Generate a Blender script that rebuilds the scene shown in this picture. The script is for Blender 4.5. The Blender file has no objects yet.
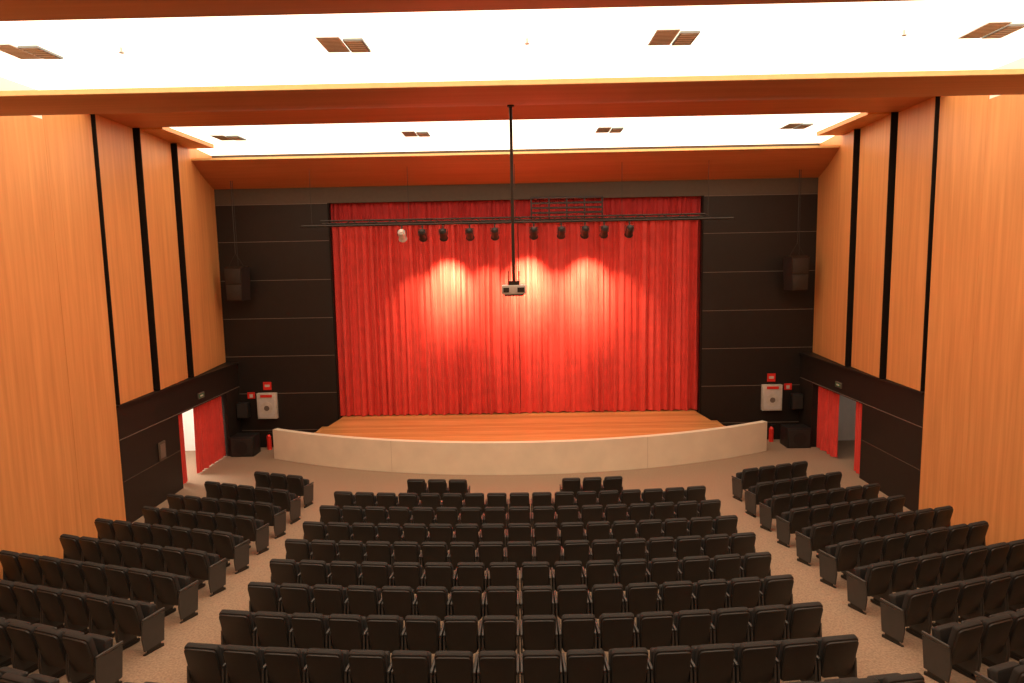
import bpy, bmesh, math, random
from mathutils import Matrix, Vector
random.seed(7)
scene = bpy.context.scene
scene.view_settings.view_transform = 'Standard'
scene.view_settings.exposure = 0.0

# ---------------------------------------------------------------- materials
def new_mat(name):
    m = bpy.data.materials.new(name); m.use_nodes = True
    nt = m.node_tree
    return m, nt, nt.nodes['Principled BSDF']

def mat_plain(name, col, rough=0.6, metal=0.0, noise=0.06, scale=8.0, bump=0.0, spec=0.5, sheen=0.0):
    m, nt, b = new_mat(name)
    tc = nt.nodes.new('ShaderNodeTexCoord')
    n = nt.nodes.new('ShaderNodeTexNoise'); n.inputs['Scale'].default_value = scale
    n.inputs['Detail'].default_value = 4
    nt.links.new(tc.outputs['Object'], n.inputs['Vector'])
    r = nt.nodes.new('ShaderNodeValToRGB')
    r.color_ramp.elements[0].position = 0.3; r.color_ramp.elements[1].position = 0.7
    r.color_ramp.elements[0].color = tuple(max(0, c*(1-noise)) for c in col)+(1,)
    r.color_ramp.elements[1].color = tuple(min(1, c*(1+noise)) for c in col)+(1,)
    nt.links.new(n.outputs['Fac'], r.inputs['Fac'])
    nt.links.new(r.outputs['Color'], b.inputs['Base Color'])
    b.inputs['Roughness'].default_value = rough
    b.inputs['Metallic'].default_value = metal
    b.inputs['Specular IOR Level'].default_value = spec
    if sheen>0:
        b.inputs['Sheen Weight'].default_value = sheen
        b.inputs['Sheen Roughness'].default_value = 0.4
        b.inputs['Sheen Tint'].default_value = (1.0,0.5,0.35,1)
    if bump > 0:
        bp = nt.nodes.new('ShaderNodeBump'); bp.inputs['Strength'].default_value = bump
        bp.inputs['Distance'].default_value = 0.01
        nt.links.new(n.outputs['Fac'], bp.inputs['Height'])
        nt.links.new(bp.outputs['Normal'], b.inputs['Normal'])
    return m

def mat_emit(name, col, strength):
    m, nt, b = new_mat(name)
    b.inputs['Base Color'].default_value = tuple(col)+(1,)
    b.inputs['Emission Color'].default_value = tuple(col)+(1,)
    b.inputs['Emission Strength'].default_value = strength
    b.inputs['Roughness'].default_value = 0.8
    return m

def mat_wood(name, c1, c2, stretch, rough=0.45, planks=None, spec=0.35):
    m, nt, b = new_mat(name)
    tc = nt.nodes.new('ShaderNodeTexCoord')
    mp = nt.nodes.new('ShaderNodeMapping'); mp.inputs['Scale'].default_value = stretch
    nt.links.new(tc.outputs['Object'], mp.inputs['Vector'])
    n = nt.nodes.new('ShaderNodeTexNoise'); n.inputs['Scale'].default_value = 1.0
    n.inputs['Detail'].default_value = 6; n.inputs['Roughness'].default_value = 0.6
    nt.links.new(mp.outputs['Vector'], n.inputs['Vector'])
    r = nt.nodes.new('ShaderNodeValToRGB')
    r.color_ramp.elements[0].position = 0.32; r.color_ramp.elements[1].position = 0.68
    r.color_ramp.elements[0].color = tuple(c1)+(1,)
    r.color_ramp.elements[1].color = tuple(c2)+(1,)
    nt.links.new(n.outputs['Fac'], r.inputs['Fac'])
    out = r.outputs['Color']
    if planks:
        axis, size = planks
        sx = nt.nodes.new('ShaderNodeSeparateXYZ'); nt.links.new(tc.outputs['Object'], sx.inputs[0])
        dv = nt.nodes.new('ShaderNodeMath'); dv.operation = 'DIVIDE'; dv.inputs[1].default_value = size
        nt.links.new(sx.outputs[axis], dv.inputs[0])
        fl = nt.nodes.new('ShaderNodeMath'); fl.operation = 'FLOOR'; nt.links.new(dv.outputs[0], fl.inputs[0])
        fr = nt.nodes.new('ShaderNodeMath'); fr.operation = 'FRACT'; nt.links.new(dv.outputs[0], fr.inputs[0])
        wn = nt.nodes.new('ShaderNodeTexWhiteNoise'); wn.noise_dimensions = '1D'
        nt.links.new(fl.outputs[0], wn.inputs['W'])
        mr = nt.nodes.new('ShaderNodeMapRange'); mr.inputs['To Min'].default_value = 0.82; mr.inputs['To Max'].default_value = 1.1
        nt.links.new(wn.outputs['Value'], mr.inputs['Value'])
        lt = nt.nodes.new('ShaderNodeMath'); lt.operation = 'GREATER_THAN'; lt.inputs[1].default_value = 0.06
        nt.links.new(fr.outputs[0], lt.inputs[0])
        mr2 = nt.nodes.new('ShaderNodeMapRange'); mr2.inputs['To Min'].default_value = 0.6; mr2.inputs['To Max'].default_value = 1.0
        nt.links.new(lt.outputs[0], mr2.inputs['Value'])
        mu = nt.nodes.new('ShaderNodeMath'); mu.operation = 'MULTIPLY'
        nt.links.new(mr.outputs[0], mu.inputs[0]); nt.links.new(mr2.outputs[0], mu.inputs[1])
        vm = nt.nodes.new('ShaderNodeVectorMath'); vm.operation = 'SCALE'
        nt.links.new(out, vm.inputs[0]); nt.links.new(mu.outputs[0], vm.inputs['Scale'])
        out = vm.outputs[0]
    nt.links.new(out, b.inputs['Base Color'])
    b.inputs['Roughness'].default_value = rough
    b.inputs['Specular IOR Level'].default_value = spec
    return m

M = {}
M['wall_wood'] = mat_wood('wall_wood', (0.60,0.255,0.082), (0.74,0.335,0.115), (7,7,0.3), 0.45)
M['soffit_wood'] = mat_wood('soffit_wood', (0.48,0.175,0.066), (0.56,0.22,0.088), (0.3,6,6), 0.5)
M['stage_wood'] = mat_wood('stage_wood', (0.66,0.29,0.085), (0.84,0.43,0.16), (0.6,14,1), 0.25, planks=(1,0.16), spec=0.5)
M['black_panel'] = mat_plain('black_panel', (0.016,0.0115,0.009), 0.5, scale=3, spec=0.3)
M['black_gap'] = mat_plain('black_gap', (0.010,0.006,0.004), 0.8, spec=0.2)
M['seam'] = mat_plain('seam', (0.15,0.115,0.09), 0.5)
M['grey_band'] = mat_plain('grey_band', (0.085,0.062,0.042), 0.7)
M['carpet'] = mat_plain('carpet', (0.325,0.230,0.158), 0.95, noise=0.22, scale=30, bump=0.3, spec=0.1)
M['concrete'] = mat_plain('concrete', (0.82,0.745,0.59), 0.7, noise=0.05, scale=1.6)
M['joint'] = mat_plain('concrete_joint', (0.58,0.50,0.38), 0.7)
M['cream'] = mat_plain('cream', (0.90,0.64,0.28), 0.6)
M['white'] = mat_plain('white_paint_and_glare', (0.85,0.82,0.76), 0.7, noise=0.02)  # also whitens the upper side walls as painted-in glare
M['ceil_glow'] = mat_emit('ceiling_cove_glow', (1.0,0.85,0.63), 2.85)  # plain white ceiling made to glow, standing in for hidden cove lights
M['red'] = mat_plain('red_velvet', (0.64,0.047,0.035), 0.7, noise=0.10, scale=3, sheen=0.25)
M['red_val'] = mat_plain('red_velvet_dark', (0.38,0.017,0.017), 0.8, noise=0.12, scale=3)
M['fabric'] = mat_plain('seat_fabric', (0.016,0.0145,0.013), 0.8, noise=0.15, scale=40)
M['shell'] = mat_plain('seat_shell', (0.019,0.017,0.015), 0.45, noise=0.08, scale=10)
M['arm'] = mat_plain('seat_armrest', (0.055,0.048,0.042), 0.45)
M['sidep'] = mat_plain('seat_side_panel', (0.05,0.045,0.040), 0.5)
M['metal'] = mat_plain('dark_metal', (0.04,0.035,0.03), 0.4, metal=0.6)
M['steel'] = mat_plain('steel', (0.45,0.42,0.38), 0.35, metal=0.8)
M['black'] = mat_plain('black_plastic', (0.013,0.011,0.010), 0.5)
M['grille'] = mat_plain('speaker_grille', (0.024,0.02,0.017), 0.6, noise=0.3, scale=60)
M['vent'] = mat_plain('vent_metal', (0.75,0.88,0.95), 0.5)
M['ventd'] = mat_plain('vent_dark', (0.24,0.29,0.30), 0.6)
M['redp'] = mat_plain('red_paint', (0.7,0.03,0.02), 0.35)
M['silver'] = mat_plain('silver_plastic', (0.55,0.52,0.48), 0.35)
M['lens'] = mat_plain('lens_glass', (0.05,0.06,0.08), 0.08)
M['lamp'] = mat_emit('lamp_lens', (1.0,0.85,0.6), 3.0)
M['green'] = mat_plain('sign_green', (0.02,0.14,0.06), 0.5)
M['paper'] = mat_plain('cabinet_white', (0.55,0.51,0.44), 0.4, noise=0.15, scale=5)

# ---------------------------------------------------------------- builder
class MB:
    def __init__(s):
        s.bm = bmesh.new(); s.mats = []
    def mi(s, m):
        if m not in s.mats: s.mats.append(m)
        return s.mats.index(m)
    def box(s, x0,x1,y0,y1,z0,z1, m, bevel=0, mat=None, seg=2):
        t = bmesh.new()
        bmesh.ops.create_cube(t, size=1)
        bmesh.ops.scale(t, vec=(x1-x0,y1-y0,z1-z0), verts=t.verts)
        bmesh.ops.translate(t, vec=((x0+x1)/2,(y0+y1)/2,(z0+z1)/2), verts=t.verts)
        if bevel>0:
            bmesh.ops.bevel(t, geom=list(t.edges), offset=bevel, segments=seg, affect='EDGES', profile=0.5)
        s.merge(t, m, mat, bevel>0)
    def cyl(s, p0, p1, r, m, seg=12, r2=None, caps=True):
        p0=Vector(p0); p1=Vector(p1); d=p1-p0
        t = bmesh.new()
        bmesh.ops.create_cone(t, cap_ends=caps, segments=seg, radius1=r, radius2=r if r2 is None else r2, depth=d.length)
        q = d.to_track_quat('Z','Y').to_matrix().to_4x4()
        bmesh.ops.transform(t, matrix=Matrix.Translation((p0+p1)/2)@q, verts=t.verts)
        s.merge(t, m, None, True)
    def prism(s, pts, axis, a0, a1, m, bevel=0, mat=None):
        t = bmesh.new()
        def mk(p,a):
            return {'x':(a,p[0],p[1]),'y':(p[0],a,p[1]),'z':(p[0],p[1],a)}[axis]
        v0=[t.verts.new(mk(p,a0)) for p in pts]; v1=[t.verts.new(mk(p,a1)) for p in pts]
        t.faces.new(v0); t.faces.new(v1[::-1])
        n=len(pts)
        for i in range(n):
            t.faces.new((v0[i],v1[i],v1[(i+1)%n],v0[(i+1)%n]))
        bmesh.ops.recalc_face_normals(t, faces=t.faces)
        if bevel>0:
            bmesh.ops.bevel(t, geom=list(t.edges), offset=bevel, segments=2, affect='EDGES', profile=0.5)
        s.merge(t, m, mat, False)
    def merge(s, t, m, mat=None, smooth=False, warp=None):
        if warp:
            for v in t.verts: v.co = Vector(warp(v.co))
        if mat is not None:
            bmesh.ops.transform(t, matrix=mat, verts=t.verts)
        i = s.mi(m)
        vm = {}
        for v in t.verts: vm[v]=s.bm.verts.new(v.co)
        for f in t.faces:
            try:
                nf = s.bm.faces.new([vm[v] for v in f.verts])
                nf.material_index=i; nf.smooth=smooth
            except ValueError: pass
        t.free()
    def mesh(s, name):
        me = bpy.data.meshes.new(name)
        s.bm.to_mesh(me); s.bm.free()
        for m in s.mats: me.materials.append(M[m])
        try:
            me.set_sharp_from_angle(angle=math.radians(40))
        except Exception: pass
        return me
    def obj(s, name, loc=(0,0,0), rot=(0,0,0), parent=None):
        o = bpy.data.objects.new(name, s.mesh(name))
        scene.collection.objects.link(o)
        o.location=loc; o.rotation_euler=rot
        if parent: o.parent=parent
        return o

# ---------------------------------------------------------------- dimensions
CAM_H = 6.8
YB = 25.0
SLOPE = 0.096; Y_FLAT = 17.2
def fz(y): return SLOPE*(Y_FLAT-y) if y < Y_FLAT else 0.0
YR = -3.0
ZC = 10.75
STAGE_Z = 1.05

# ---------------------------------------------------------------- floor
b = MB()
b.prism([(YR-0.2,fz(YR-0.2)),(Y_FLAT,0),(YB+0.3,0),(YB+0.3,-0.3),(YR-0.2,-0.3)], 'x', -13.2, 13.2, 'carpet')
b.obj('floor')

# ---------------------------------------------------------------- ceiling
b = MB()
b.box(-11.4,11.4, YR-0.2, YB+0.3, ZC+0.02, ZC+0.25, 'white')
def cove_glow(y0,y1,x0=-10.9,x1=10.9,n=9):  # emissive ceiling strips added to carry the hall's general light
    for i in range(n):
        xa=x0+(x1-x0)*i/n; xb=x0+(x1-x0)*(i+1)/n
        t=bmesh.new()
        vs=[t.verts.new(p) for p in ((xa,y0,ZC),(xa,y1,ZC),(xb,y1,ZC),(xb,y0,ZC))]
        t.faces.new(vs); b.merge(t,'ceil_glow')
cove_glow(19.45,22.2); cove_glow(22.2,24.95)
cove_glow(11.2,14.1); cove_glow(14.1,17.0)
cove_glow(6.3,9.6)
cove_glow(1.8,5.0); cove_glow(-2.8,-0.2)
b.obj('ceiling')
def ceil_band(y0,y1,z0):
    b = MB()
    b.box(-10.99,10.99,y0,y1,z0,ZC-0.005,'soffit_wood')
    b.box(-10.99,10.99,y1,y1+0.25,z0+0.05,ZC-0.005,'cream')
    for s in (-1,1):
        x0,x1=sorted((s*9.75,s*10.99)); b.box(x0,x1,y1+0.25,22.7,z0,ZC-0.005,'wall_wood')
    b.obj('ceiling_wood_band')
ceil_band(17.0,19.2,10.62)

def baffle(y0,z0,y1,z1,th=0.12,hw=10.98, lip=0.06):
    b = MB()
    n=6
    lo=[]; up=[]
    for i in range(n+1):
        t=i/n
        y=y0+(y1-y0)*t; z=z0+(z1-z0)*t - 0.06*math.sin(math.pi*t)
        lo.append((y,z)); up.append((y,z+th))
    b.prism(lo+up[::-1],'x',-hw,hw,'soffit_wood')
    b.box(-hw,hw,y0-0.05,y0-0.002,z0+0.0,z0+th+lip-0.06,'cream')
    return b.obj('ceiling_baffle')
baffle(10.05,9.27,12.0,9.43, th=0.07)
baffle(5.4,9.27,7.3,9.34, th=0.07)
baffle(0.8,9.27,2.6,9.32, th=0.07)
baffle(22.9,10.27,YB-0.01,9.56, th=0.07)

def vent(x,y):
    b = MB()
    b.box(-0.41,0.0,-0.43,0.43,-0.03,0,'vent')
    b.box(0.03,0.38,-0.27,0.43,-0.04,0,'ventd')
    for i in range(11):
        yy=-0.39+i*0.075
        b.box(-0.38,-0.03,yy,yy+0.015,-0.034,-0.03,'ventd')
    for i in range(6):
        yy=-0.24+i*0.11
        b.box(0.06,0.35,yy,yy+0.05,-0.048,-0.04,'vent')
    b.obj('air_vent',(x,y,ZC-0.003))
for x in (-8.75,-2.98,2.95,8.65):
    vent(x,12.8); vent(x,21.5)
def sprinkler(x,y):
    b=MB(); b.cyl((0,0,0),(0,0,-0.08),0.02,'steel'); b.cyl((0,0,-0.08),(0,0,-0.10),0.045,'steel'); b.obj('sprinkler_head',(x,y,ZC-0.003))
for x in (-7.0,0.3,7.0): sprinkler(x,12.75)

# ---------------------------------------------------------------- walls
b = MB(); b.box(-11.4,11.4,YR-0.2,YR,-0.2,ZC+0.2,'wall_wood'); b.obj('wall_rear')

DY0,DY1,DH = 20.4,23.9,2.3
for side,nm in ((-1,'left'),(1,'right')):
    def bx(b,xa,xb,y0,y1,z0,z1,m):
        x0,x1=sorted((side*xa,side*xb)); b.box(x0,x1,y0,y1,z0,z1,m)
    b = MB()
    bx(b,11.0,11.3,YR,DY0,-0.2,ZC+0.1,'black_gap')
    bx(b,11.0,11.3,DY1,YB+0.3,-0.2,ZC+0.1,'black_gap')
    bx(b,11.0,11.3,DY0,DY1,DH,ZC+0.1,'black_gap')
    b.obj('wall_'+nm)
    ys=[YR+0.02,0.2,3.2,6.2,9.2,12.4,15.55,17.3]
    for i in range(len(ys)-1):
        b=MB()
        zs = 10.12 if ys[i+1]<15.6 else 10.58
        bx(b,10.42,10.98,ys[i]+0.003,ys[i+1]-0.003,max(0,fz(ys[i+1])-0.02) ,zs,'wall_wood')
        bx(b,10.44,10.98,ys[i]+0.003,ys[i+1]-0.003,zs,ZC-0.01,'white')  # upper wall coloured white to imitate glare from the bright ceiling
        b.obj('wood_wall_panel')
    for (y0,y1,xa,xb) in ((17.42,19.25,10.38,10.48),(19.42,21.52,10.37,10.58),(21.68,YB-0.02,10.46,10.84)):
        b=MB()
        pts=[(side*xa,y0),(side*xb,y1),(side*10.98,y1),(side*10.98,y0)]
        b.prism(pts,'z',3.27,ZC-0.01,'wall_wood')
        bx(b,xa-0.004,10.98,y0-0.03,y0-0.001,3.27,ZC-0.01,'black_gap')
        b.obj('wood_wall_panel')
    b=MB()
    bx(b,10.42,10.99,17.31,DY0,0.0,3.25,'black_panel')
    bx(b,10.42,10.99,DY1,YB-0.01,0.0,3.25,'black_panel')
    bx(b,10.42,10.99,DY0,DY1,DH,3.25,'black_panel')
    bx(b,10.36,10.42,17.31,YB-0.01,3.2,3.262,'black_panel')
    for z in (2.33,):
        bx(b,10.405,10.43,17.31,YB-0.01,z,z+0.02,'seam')
    for z in (1.2,):
        bx(b,10.405,10.43,17.31,DY0,z,z+0.012,'grey_band')
    b.obj('trim_dado_'+nm)
    b=MB()
    bx(b,12.9,13.0,DY0-1.5,DY1+0.8,0,3,'white')
    bx(b,11.31,13.0,DY0-1.6,DY0-1.5,0,3,'white')
    bx(b,11.31,13.0,DY1+0.8,DY1+0.9,0,3,'white')
    bx(b,11.31,13.0,DY0-1.6,DY1+0.9,3,3.1,'white')
    b.obj('lobby_wall_'+nm)
    L=bpy.data.lights.new('lobby_lamp','AREA'); L.energy=170 if side<0 else 8; L.size=1.0; L.color=(1,0.9,0.78)
    o=bpy.data.objects.new('lobby_lamp',L); scene.collection.objects.link(o); o.location=(side*12.3,(DY0+DY1)/2,2.95)
    b=MB(); b.box(-0.02,0.02,-0.2,0.2,-0.09,0.09,'seam'); b.box(-0.025 if side>0 else 0.02,-0.02 if side>0 else 0.025,-0.17,0.17,-0.06,0.06,'green')
    b.box(-0.028 if side>0 else 0.025,-0.025 if side>0 else 0.028,-0.10,0.10,-0.025,0.025,'paper')
    b.obj('exit_sign',(side*10.385,21.9,2.62))

b=MB(); b.box(-0.02,0.02,-0.18,0.18,-0.27,0.27,'grey_band',bevel=0.008); b.box(0.02,0.03,-0.13,0.13,-0.2,0.2,'seam')
b.obj('electrical_panel',(-10.395,19.3,1.5))

OX=6.72; OZ=9.0
b=MB()
b.box(-11.0,-OX,YB,YB+0.2,-0.1,OZ,'black_panel')
b.box(OX,11.0,YB,YB+0.2,-0.1,OZ,'black_panel')
b.box(-11.0,11.0,YB,YB+0.2,OZ,ZC+0.1,'grey_band')
for z in (0.65,2.05,3.45,4.85,6.25,7.65,8.98):
    for s in (-1,1):
        x0,x1=sorted((s*OX,s*10.95)); b.box(x0,x1,YB-0.012,YB+0.01,z,z+0.02,'seam')
for s in (-1,1):
    x0,x1=sorted((s*OX,s*(OX+0.06))); b.box(x0,x1,YB-0.015,YB+0.2,STAGE_Z,OZ,'black_gap')
b.obj('wall_back')
b=MB()
b.box(-8,8,YB+2.8,YB+2.9,0,ZC,'black_gap'); b.box(-8.1,-8,YB+0.2,YB+2.9,0,ZC,'black_gap'); b.box(8,8.1,YB+0.2,YB+2.9,0,ZC,'black_gap')
b.box(-8,8,YB+0.2,YB+2.9,ZC,ZC+.1,'black_gap')
b.obj('backstage_wall')

# ---------------------------------------------------------------- stage
R=17.6; CY=21.2+R
def arc_y(x,r=R): return CY-math.sqrt(r*r-x*x)
b=MB()
N=96; HW=8.7
th=0.22
a0=math.asin(HW/R)
outer=[]; inner=[]
for i in range(N+1):
    a=-a0+2*a0*i/N
    outer.append((R*math.sin(a),CY-R*math.cos(a))); inner.append(((R-th)*math.sin(a),CY-(R-th)*math.cos(a)))
t=bmesh.new()
ring=[]
for i in range(N+1):
    o_,i_=outer[i],inner[i]
    ring.append([t.verts.new((o_[0],o_[1],0)),t.verts.new((o_[0],o_[1],STAGE_Z)),t.verts.new((i_[0],i_[1],STAGE_Z)),t.verts.new((i_[0],i_[1],0))])
for i in range(N):
    A_,B_=ring[i],ring[i+1]
    for k in range(4):
        t.faces.new((A_[k],B_[k],B_[(k+1)%4],A_[(k+1)%4]))
t.faces.new(ring[0]); t.faces.new(ring[-1][::-1])
bmesh.ops.recalc_face_normals(t,faces=t.faces)
b.merge(t,'concrete',None,True)
for ang in (-0.24,0.24):
    p=(R*math.sin(ang),CY-R*math.cos(ang))
    tt=Matrix.Translation((p[0],p[1],0))@Matrix.Rotation(ang,4,'Z')
    b.box(-0.006,0.006,-0.003,0.01,0.0,STAGE_Z,'joint',mat=tt)
b.obj('stage_front_wall')  # curved concrete wall along the stage front
b=MB()
dx=6.95; n=40
YD=YB-0.01
pl=[(-dx+2*dx*i/n, arc_y(-dx+2*dx*i/n,R-th)+0.005) for i in range(n+1)]
t=bmesh.new()
zt=STAGE_Z-0.015
fr=[t.verts.new((x,y,zt)) for x,y in pl]; bk=[t.verts.new((x*OX/dx,YD,zt)) for x,y in pl]
frb=[t.verts.new((x,y,0)) for x,y in pl]; bkb=[t.verts.new((x*OX/dx,YD,0)) for x,y in pl]
for i in range(n):
    t.faces.new((fr[i],fr[i+1],bk[i+1],bk[i])); t.faces.new((frb[i],frb[i+1],fr[i+1],fr[i])); t.faces.new((bkb[i],bkb[i+1],bk[i+1],bk[i]))
t.faces.new((fr[0],bk[0],bkb[0],frb[0])); t.faces.new((fr[-1],bk[-1],bkb[-1],frb[-1]))
bmesh.ops.recalc_face_normals(t,faces=t.faces)
b.merge(t,'stage_wood')
b.obj('stage_deck')
b=MB(); b.box(-OX+0.01,OX-0.01,YD+0.002,YB+2.75,0.0,zt,'stage_wood'); b.obj('backstage_floor')
for s in (-1,1):
    b=MB()
    for k in range(4):
        xa=7.0+k*0.3; xb=xa+0.3
        z=STAGE_Z-0.21*(k+1)
        x0,x1=sorted((s*xa,s*xb)); b.box(x0,x1,23.55,24.7,0.0,z,'stage_wood',bevel=0.01)
    b.obj('stage_steps')

# ---------------------------------------------------------------- curtains
def curtain(name,x0,x1,z0,z1,y,mat,spacing=0.26,amp=0.09,axis='x',seed=1,cols=None,hemdrop=0.02,parent=None):
    rnd=random.Random(seed)
    W=abs(x1-x0); cols=cols or int(W/0.018)
    rows=14
    ph=[0.0]
    k=2*math.pi/spacing
    f=1.0
    for i in range(cols):
        if i%9==0: f=rnd.uniform(0.6,1.4)
        ph.append(ph[-1]+k*W/cols*f)
    am=[]; a=1.0
    for i in range(cols+1):
        if i%14==0: a2=rnd.uniform(0.45,1.35)
        a=a*0.85+a2*0.15; am.append(a)
    me=bpy.data.meshes.new(name); vs=[]; fs=[]
    for j in range(rows+1):
        t=j/rows
        for i in range(cols+1):
            u=x0+(x1-x0)*i/cols
            w=0.75+0.35*t
            d=amp*am[i]*w*(math.sin(ph[i]+0.5*math.sin(2.2*t+u)) + 0.3*math.sin(2.3*ph[i]+1.3+1.5*t))
            z=z1+(z0-z1)*t
            if j==rows: z+=hemdrop*math.sin(ph[i]*0.5)
            vs.append((u,y+d,z) if axis=='x' else (y+d,u,z))
    for j in range(rows):
        for i in range(cols):
            a_=j*(cols+1)+i
            fs.append((a_,a_+1,a_+cols+2,a_+cols+1))
    me.from_pydata(vs,[],fs); me.materials.append(M[mat])
    for p in me.polygons: p.use_smooth=True
    o=bpy.data.objects.new(name,me); scene.collection.objects.link(o)
    if parent: o.parent=parent
    return o
stc=bpy.data.objects.new('stage_curtain',None); scene.collection.objects.link(stc)
curtain('drape_left',-6.95,0.06,STAGE_Z+0.02,8.7,YB+0.42,'red',seed=3,parent=stc)
curtain('drape_right',-0.06,6.95,STAGE_Z+0.02,8.7,YB+0.50,'red',seed=9,parent=stc)
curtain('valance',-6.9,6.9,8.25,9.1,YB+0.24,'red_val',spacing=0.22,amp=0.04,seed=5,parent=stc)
curtain('door_curtain',21.75,23.85,0.03,2.28,-10.62,'red',spacing=0.2,amp=0.05,axis='y',seed=12)
curtain('door_curtain',20.6,21.0,0.03,2.28,-10.58,'red',spacing=0.14,amp=0.04,axis='y',seed=13)
curtain('door_curtain',22.3,23.85,0.03,2.28,10.62,'red',spacing=0.2,amp=0.05,axis='y',seed=14)
curtain('door_curtain',20.55,21.1,0.03,2.28,10.58,'red',spacing=0.16,amp=0.04,axis='y',seed=15)

# ---------------------------------------------------------------- seats
def chair_mesh():
    b=MB()
    def slab(w,h,t,corner,bev,m,warp,mat):
        tb=bmesh.new(); bmesh.ops.create_cube(tb,size=1)
        bmesh.ops.scale(tb,vec=(w,t,h),verts=tb.verts)
        ve=[e for e in tb.edges if abs(e.verts[0].co.y-e.verts[1].co.y)>t*0.5]
        bmesh.ops.bevel(tb,geom=ve,offset=corner,segments=3,affect='EDGES',profile=0.5)
        fe=[e for e in tb.edges if abs(e.verts[0].co.y-e.verts[1].co.y)<1e-5]
        bmesh.ops.bevel(tb,geom=fe,offset=bev,segments=2,affect='EDGES',profile=0.5)
        b.merge(tb,m,mat,True,warp)
    wl=lambda h:(lambda c:(c.x*(1.0+0.05*(c.z/h)),c.y+0.30*c.x*c.x,c.z))
    tilt=Matrix.Translation((0,-0.17,0.62))@Matrix.Rotation(math.radians(13),4,'X')
    slab(0.485,0.62,0.09,0.06,0.02,'fabric',wl(0.62),tilt)
    tilt2=Matrix.Translation((0,-0.222,0.60))@Matrix.Rotation(math.radians(13),4,'X')
    slab(0.46,0.59,0.035,0.06,0.012,'shell',wl(0.60),tilt2)
    ts=Matrix.Translation((0,0.055,0.53))@Matrix.Rotation(math.radians(-8),4,'X')
    slab(0.44,0.42,0.12,0.04,0.03,'fabric',None,ts)
    ts=Matrix.Translation((0,0.125,0.52))@Matrix.Rotation(math.radians(-8),4,'X')
    slab(0.42,0.38,0.03,0.03,0.01,'shell',None,ts)
    b.cyl((-0.25,-0.03,0.34),(0.25,-0.03,0.34),0.022,'metal',8)
    for s in (-1,1):
        x0,x1=sorted((s*0.246,s*0.274))
        b.prism([(-0.18,0.08),(0.20,0.08),(0.25,0.55),(-0.18,0.57),(-0.21,0.30)],'x',x0,x1,'sidep')
        x0,x1=sorted((s*0.25,s*0.27))
        b.box(x0,x1,-0.12,0.14,0.0,0.12,'metal')
        x0,x1=sorted((s*0.236,s*0.2755))
        b.box(x0,x1,-0.17,0.27,0.565,0.61,'arm',bevel=0.012)
        b.box(x0,x1,-0.19,0.19,-0.02,0.03,'metal')
    return b.mesh('auditorium_seat')
CH=chair_mesh()
def chair(x,y,rz):
    o=bpy.data.objects.new('auditorium_seat',CH); scene.collection.objects.link(o)
    o.location=(x,y,fz(y)+0.01); o.rotation_euler=(0,0,rz+math.radians(random.uniform(-0.7,0.7)))
PIT=0.568
row_y=[8.72,9.80,10.92,12.05,13.22,14.45,15.80,17.15]
cnt  =[16,16,16,16,17,17,17,17]
pit  =[.568,.569,.571,.578,.558,.562,.566,.568]
def put_center(x,y):
    yy=y+0.2-0.38*(1-(x/4.7)**2)
    chair(x,yy,math.atan(0.76*x/4.7**2))
def center_row(y,n,p=0.566):
    for i in range(n):
        put_center(0.0+(i-(n-1)/2)*p,y)
for y,n,p in zip(row_y,cnt,pit): center_row(y,n,p)
center_row(7.65,17); center_row(6.55,17)
for x in (-2.80,-2.23,-1.66,1.40,1.97,2.54): put_center(x,18.3)
A=math.radians(19)
PS=0.562
for s in (-1,1):
    for k in range(-3,9):
        xi = -5.88-0.012*max(k,0) if s<0 else 5.88+0.03*max(k,0)
        y0=9.1+1.15*k + 0.045*max(k,0)
        n={8:3,7:5,6:6,5:6,4:7,3:7}.get(k,8)
        if s>0 and k==8: n=4
        for i in range(n):
            d=(i+0.5)*PS
            x=xi+s*math.cos(A)*d; y=y0+math.sin(A)*d
            if abs(x)>10.1: continue
            chair(x,y,s*A)

# ---------------------------------------------------------------- projector on pole
PZ=6.33
b=MB()
b.cyl((0,0,0.1),(0,0,9.40-PZ),0.028,'metal',10)
b.cyl((0,0,9.37-PZ),(0,0,9.40-PZ),0.06,'metal',16)
b.box(-0.10,0.10,-0.10,0.10,0.06,0.13,'metal')
for s in (-1,1):
    b.box(s*0.09-0.01,s*0.09+0.01,-0.02,0.02,-0.02,0.3,'metal')
b.box(-0.21,0.21,-0.18,0.18,-0.10,0.06,'silver',bevel=0.025)
b.box(-0.18,-0.08,-0.19,-0.175,-0.06,0.02,'black')
b.box(0.06,0.18,-0.19,-0.175,-0.06,0.02,'black')
b.cyl((0.0,0.17,-0.01),(0.0,0.24,-0.01),0.06,'lens',16)
b.box(-0.16,0.16,-0.14,0.14,-0.125,-0.098,'black')
b.obj('ceiling_projector',(-0.01,11.85,PZ))

# ---------------------------------------------------------------- lighting bar
YL=23.4; ZL=8.10
b=MB()
b.cyl((-7.25,YL,ZL),(7.35,YL,ZL),0.04,'metal')
b.cyl((-6.6,YL,ZL+0.16),(6.4,YL,ZL+0.16),0.03,'metal')
b.cyl((-6.6,YL+0.2,ZL+0.08),(6.4,YL+0.2,ZL+0.08),0.03,'metal')
k=-6.6
while k<6.3:
    b.cyl((k,YL,ZL),(k+0.35,YL,ZL+0.16),0.014,'metal',6)
    b.cyl((k+0.35,YL,ZL+0.16),(k+0.7,YL,ZL),0.014,'metal',6); k+=0.7
for x in (-6.9,-3.6,0.0,3.6,6.5):
    b.cyl((x,YL,ZL),(x,YL,10.02),0.008,'metal',6)
for z in (0.30,0.46,0.62,0.80): b.cyl((0.55,YL+0.1,ZL+z),(2.95,YL+0.1,ZL+z),0.04,'black',6)
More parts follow.
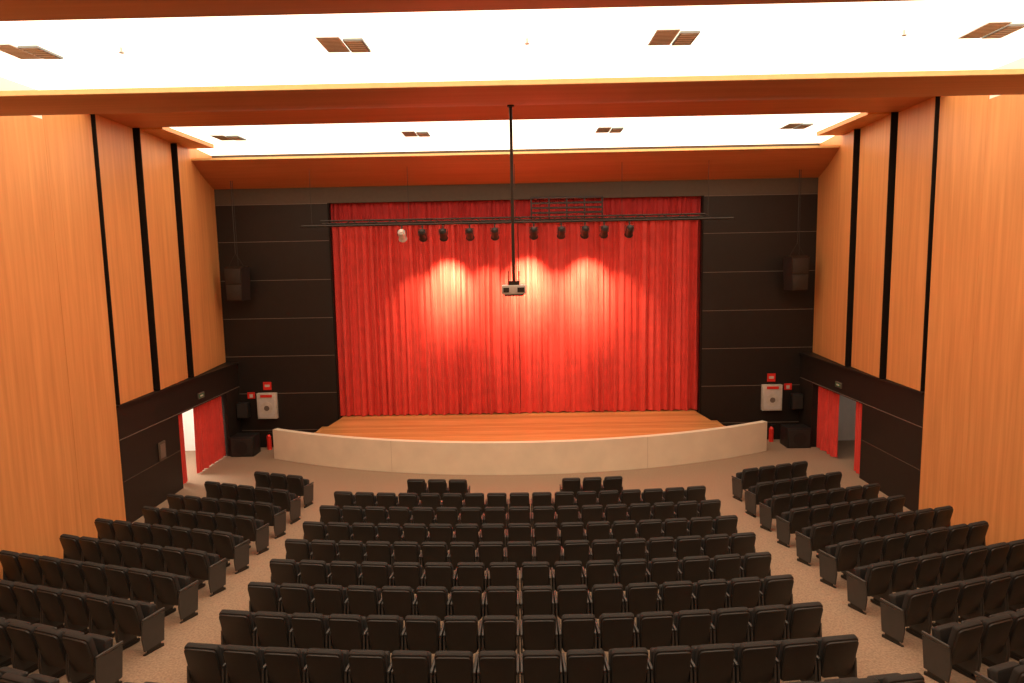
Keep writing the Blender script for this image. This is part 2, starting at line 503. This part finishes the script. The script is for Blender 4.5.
for x in (0.55,1.15,1.75,2.35,2.95): b.cyl((x,YL+0.1,ZL),(x,YL+0.1,ZL+0.83),0.03,'black',6)
b.obj('stage_lighting_truss')
def spotlight(x,yaw,pitch,white=False):
    b=MB()
    m='silver' if white else 'black'
    b.cyl((0,0,0.28),(0,0,0.18),0.02,'metal',8)
    b.box(-0.03,0.03,-0.03,0.03,0.25,0.315,'metal')
    b.box(-0.15,0.15,-0.02,0.02,0.165,0.185,'metal')
    for s in (-1,1): b.box(s*0.145-0.008,s*0.145+0.008,-0.02,0.02,-0.03,0.18,'metal')
    R_=Matrix.Rotation(pitch,4,'X')
    def P(v): return R_@Vector(v)
    b.cyl(P((0,-0.17,0)),P((0,0.12,0)),0.125,m,16)
    b.cyl(P((0,0.12,0)),P((0,0.2,0)),0.125,m,16,r2=0.15)
    b.cyl(P((0,-0.24,0)),P((0,-0.17,0)),0.07,m,16,r2=0.125)
    b.cyl(P((0,0.195,0)),P((0,0.203,0)),0.12,'lamp',16)
    b.obj('stage_spotlight',(x,YL,ZL-0.36),(0,0,yaw))
def bulb(p,tgt,e,ang=45,soft=0.08,col=(1,0.80,0.46)):
    L=bpy.data.lights.new('spot_beam','SPOT'); L.energy=e; L.spot_size=math.radians(ang); L.spot_blend=1.0
    L.color=col; L.shadow_soft_size=soft
    o=bpy.data.objects.new('spot_beam',L); scene.collection.objects.link(o)
    p=Vector(p); o.location=p
    o.rotation_euler=(Vector(tgt)-p).to_track_quat('-Z','Y').to_euler()
lx=[-3.85,-3.15,-2.45,-1.55,-0.70,0.62,1.55,2.35,3.0,3.85]
for i,x in enumerate(lx):
    spotlight(x,0,math.radians(-38),white=(i==0))
for x,tx,tz,e,an in ((-2.45,-2.5,5.9,4300,50),(-2.4,-2.2,6.1,1500,24),(-1.55,-0.9,5.4,1700,50),(0.62,0.4,6.0,4300,50),(0.62,0.55,6.1,1500,24),(1.55,1.5,5.2,1800,50),(2.35,2.6,5.9,3200,50),(-3.15,-3.7,5.0,700,50),(3.0,3.8,5.0,700,50)):
    bulb((x,YL+0.26,ZL-0.5),(tx,YB+0.35,tz),e,ang=an)
# added, unseen wash lights brightening the curtain, resting on top of the ceiling baffle
for x in (-5.2,-1.8,1.8,5.2):
    b=MB()
    b.box(-0.14,0.14,-0.1,0.1,-0.115,-0.09,'metal')
    for s in (-1,1): b.box(s*0.11-0.006,s*0.11+0.006,-0.02,0.02,-0.1,0.02,'metal')
    b.cyl((0,-0.12,0.02),(0,0.14,-0.02),0.07,'black',16)
    b.obj('added_wash_light',(x,11.7,9.60))
    bulb((x,11.95,9.60),(x*0.7,YB+0.35,4.2),1500,ang=32,soft=0.2,col=(1,0.8,0.55))

# ---------------------------------------------------------------- hanging speakers
for s,x in ((-1,-9.9),(1,9.85)):
    b=MB()
    b.prism([(-0.30,-0.55),(0.30,-0.55),(0.36,0.6),(-0.36,0.6)],'y',-0.22,0.28,'black')
    for k in range(2):
        b.box(-0.29,0.29,-0.24,-0.22,-0.51+k*0.56,-0.01+k*0.56,'grille',bevel=0.008)
    b.box(-0.38,0.38,-0.05,0.1,0.6,0.66,'metal')
    for sx in (-0.3,0.3): b.cyl((sx,0,0.64),(0,0,1.1),0.01,'metal',6)
    b.cyl((0,0,1.1),(0,0,3.6),0.014,'metal',6)
    b.cyl((0.08,0,0.64),(0.06,0,3.6),0.01,'black',6)
    b.obj('hanging_loudspeaker',(x,24.2,6.15),(0,0,s*math.radians(12)))

# ---------------------------------------------------------------- fire equipment & floor boxes
for s,x in ((-1,-9.35),(1,9.35)):
    b=MB()
    b.box(-0.36,0.36,-0.18,0.0,-0.48,0.48,'paper',bevel=0.01)
    b.box(-0.30,0.30,-0.19,-0.18,-0.42,0.26,'silver')
    b.box(-0.22,0.22,-0.197,-0.19,0.33,0.43,'redp')
    b.cyl((0,-0.19,-0.08),(0,-0.2,-0.08),0.24,'paper',20)
    b.cyl((0,-0.2,-0.08),(0,-0.205,-0.08),0.10,'seam',16)
    b.obj('fire_hose_cabinet',(x,YB-0.015,1.62))
    b=MB(); b.box(-0.15,0.15,-0.02,0,-0.15,0.15,'redp'); b.box(-0.09,0.09,-0.025,-0.02,-0.04,0.05,'paper')
    b.obj('fire_sign',(x,YB-0.014,2.35))
    b=MB(); b.box(-0.14,0.14,-0.02,0,-0.12,0.12,'redp'); b.box(-0.06,0.06,-0.025,-0.02,-0.08,0.05,'paper')
    b.obj('fire_sign',(x+s*0.62,YB-0.014,2.0))
    b=MB()
    b.cyl((0,0,0.0),(0,0,0.5),0.085,'redp',16); b.cyl((0,0,0.5),(0,0,0.57),0.085,'redp',16,r2=0.03)
    b.cyl((0,0,0.57),(0,0,0.64),0.025,'black',8); b.box(-0.02,0.14,-0.015,0.015,0.62,0.65,'black')
    b.cyl((0.05,0,0.6),(0.12,0,0.25),0.012,'black',6)
    b.obj('fire_extinguisher',(x-s*0.15+ (-0.1 if s<0 else 0.1),24.7,0.0))
    b=MB()
    b.box(-0.42,0.42,-0.35,0.35,0.0,0.72,'black',bevel=0.02)
    b.box(-0.36,0.36,-0.37,-0.35,0.06,0.66,'grille'); b.cyl((0,-0.37,0.34),(0,-0.38,0.34),0.24,'black',24)
    b.obj('floor_loudspeaker',(s*9.95,24.1,0.0))
    b=MB(); b.box(-0.2,0.2,-0.14,0.14,-0.28,0.28,'black',bevel=0.02); b.box(-0.17,0.17,-0.15,-0.14,-0.25,0.25,'grille'); b.box(-0.05,0.05,0.14,0.27,-0.05,0.05,'metal')
    b.obj('wall_loudspeaker',(s*10.2,24.72,1.5))

w=bpy.data.worlds.new('World'); scene.world=w; w.use_nodes=True
w.node_tree.nodes['Background'].inputs[0].default_value=(1,0.85,0.7,1)
w.node_tree.nodes['Background'].inputs[1].default_value=0.3

# ---------------------------------------------------------------- camera
cam=bpy.data.cameras.new('camera'); cam.sensor_width=36; cam.lens=24.0; cam.clip_end=200
co=bpy.data.objects.new('camera',cam); scene.collection.objects.link(co)
mt=Matrix.Translation((0.07,0,CAM_H))@Matrix.Rotation(math.radians(0.63),4,'Z')@Matrix.Rotation(math.radians(90-6.72),4,'X')@Matrix.Rotation(math.radians(-1.07),4,'Z')
co.matrix_world=mt
scene.camera=co
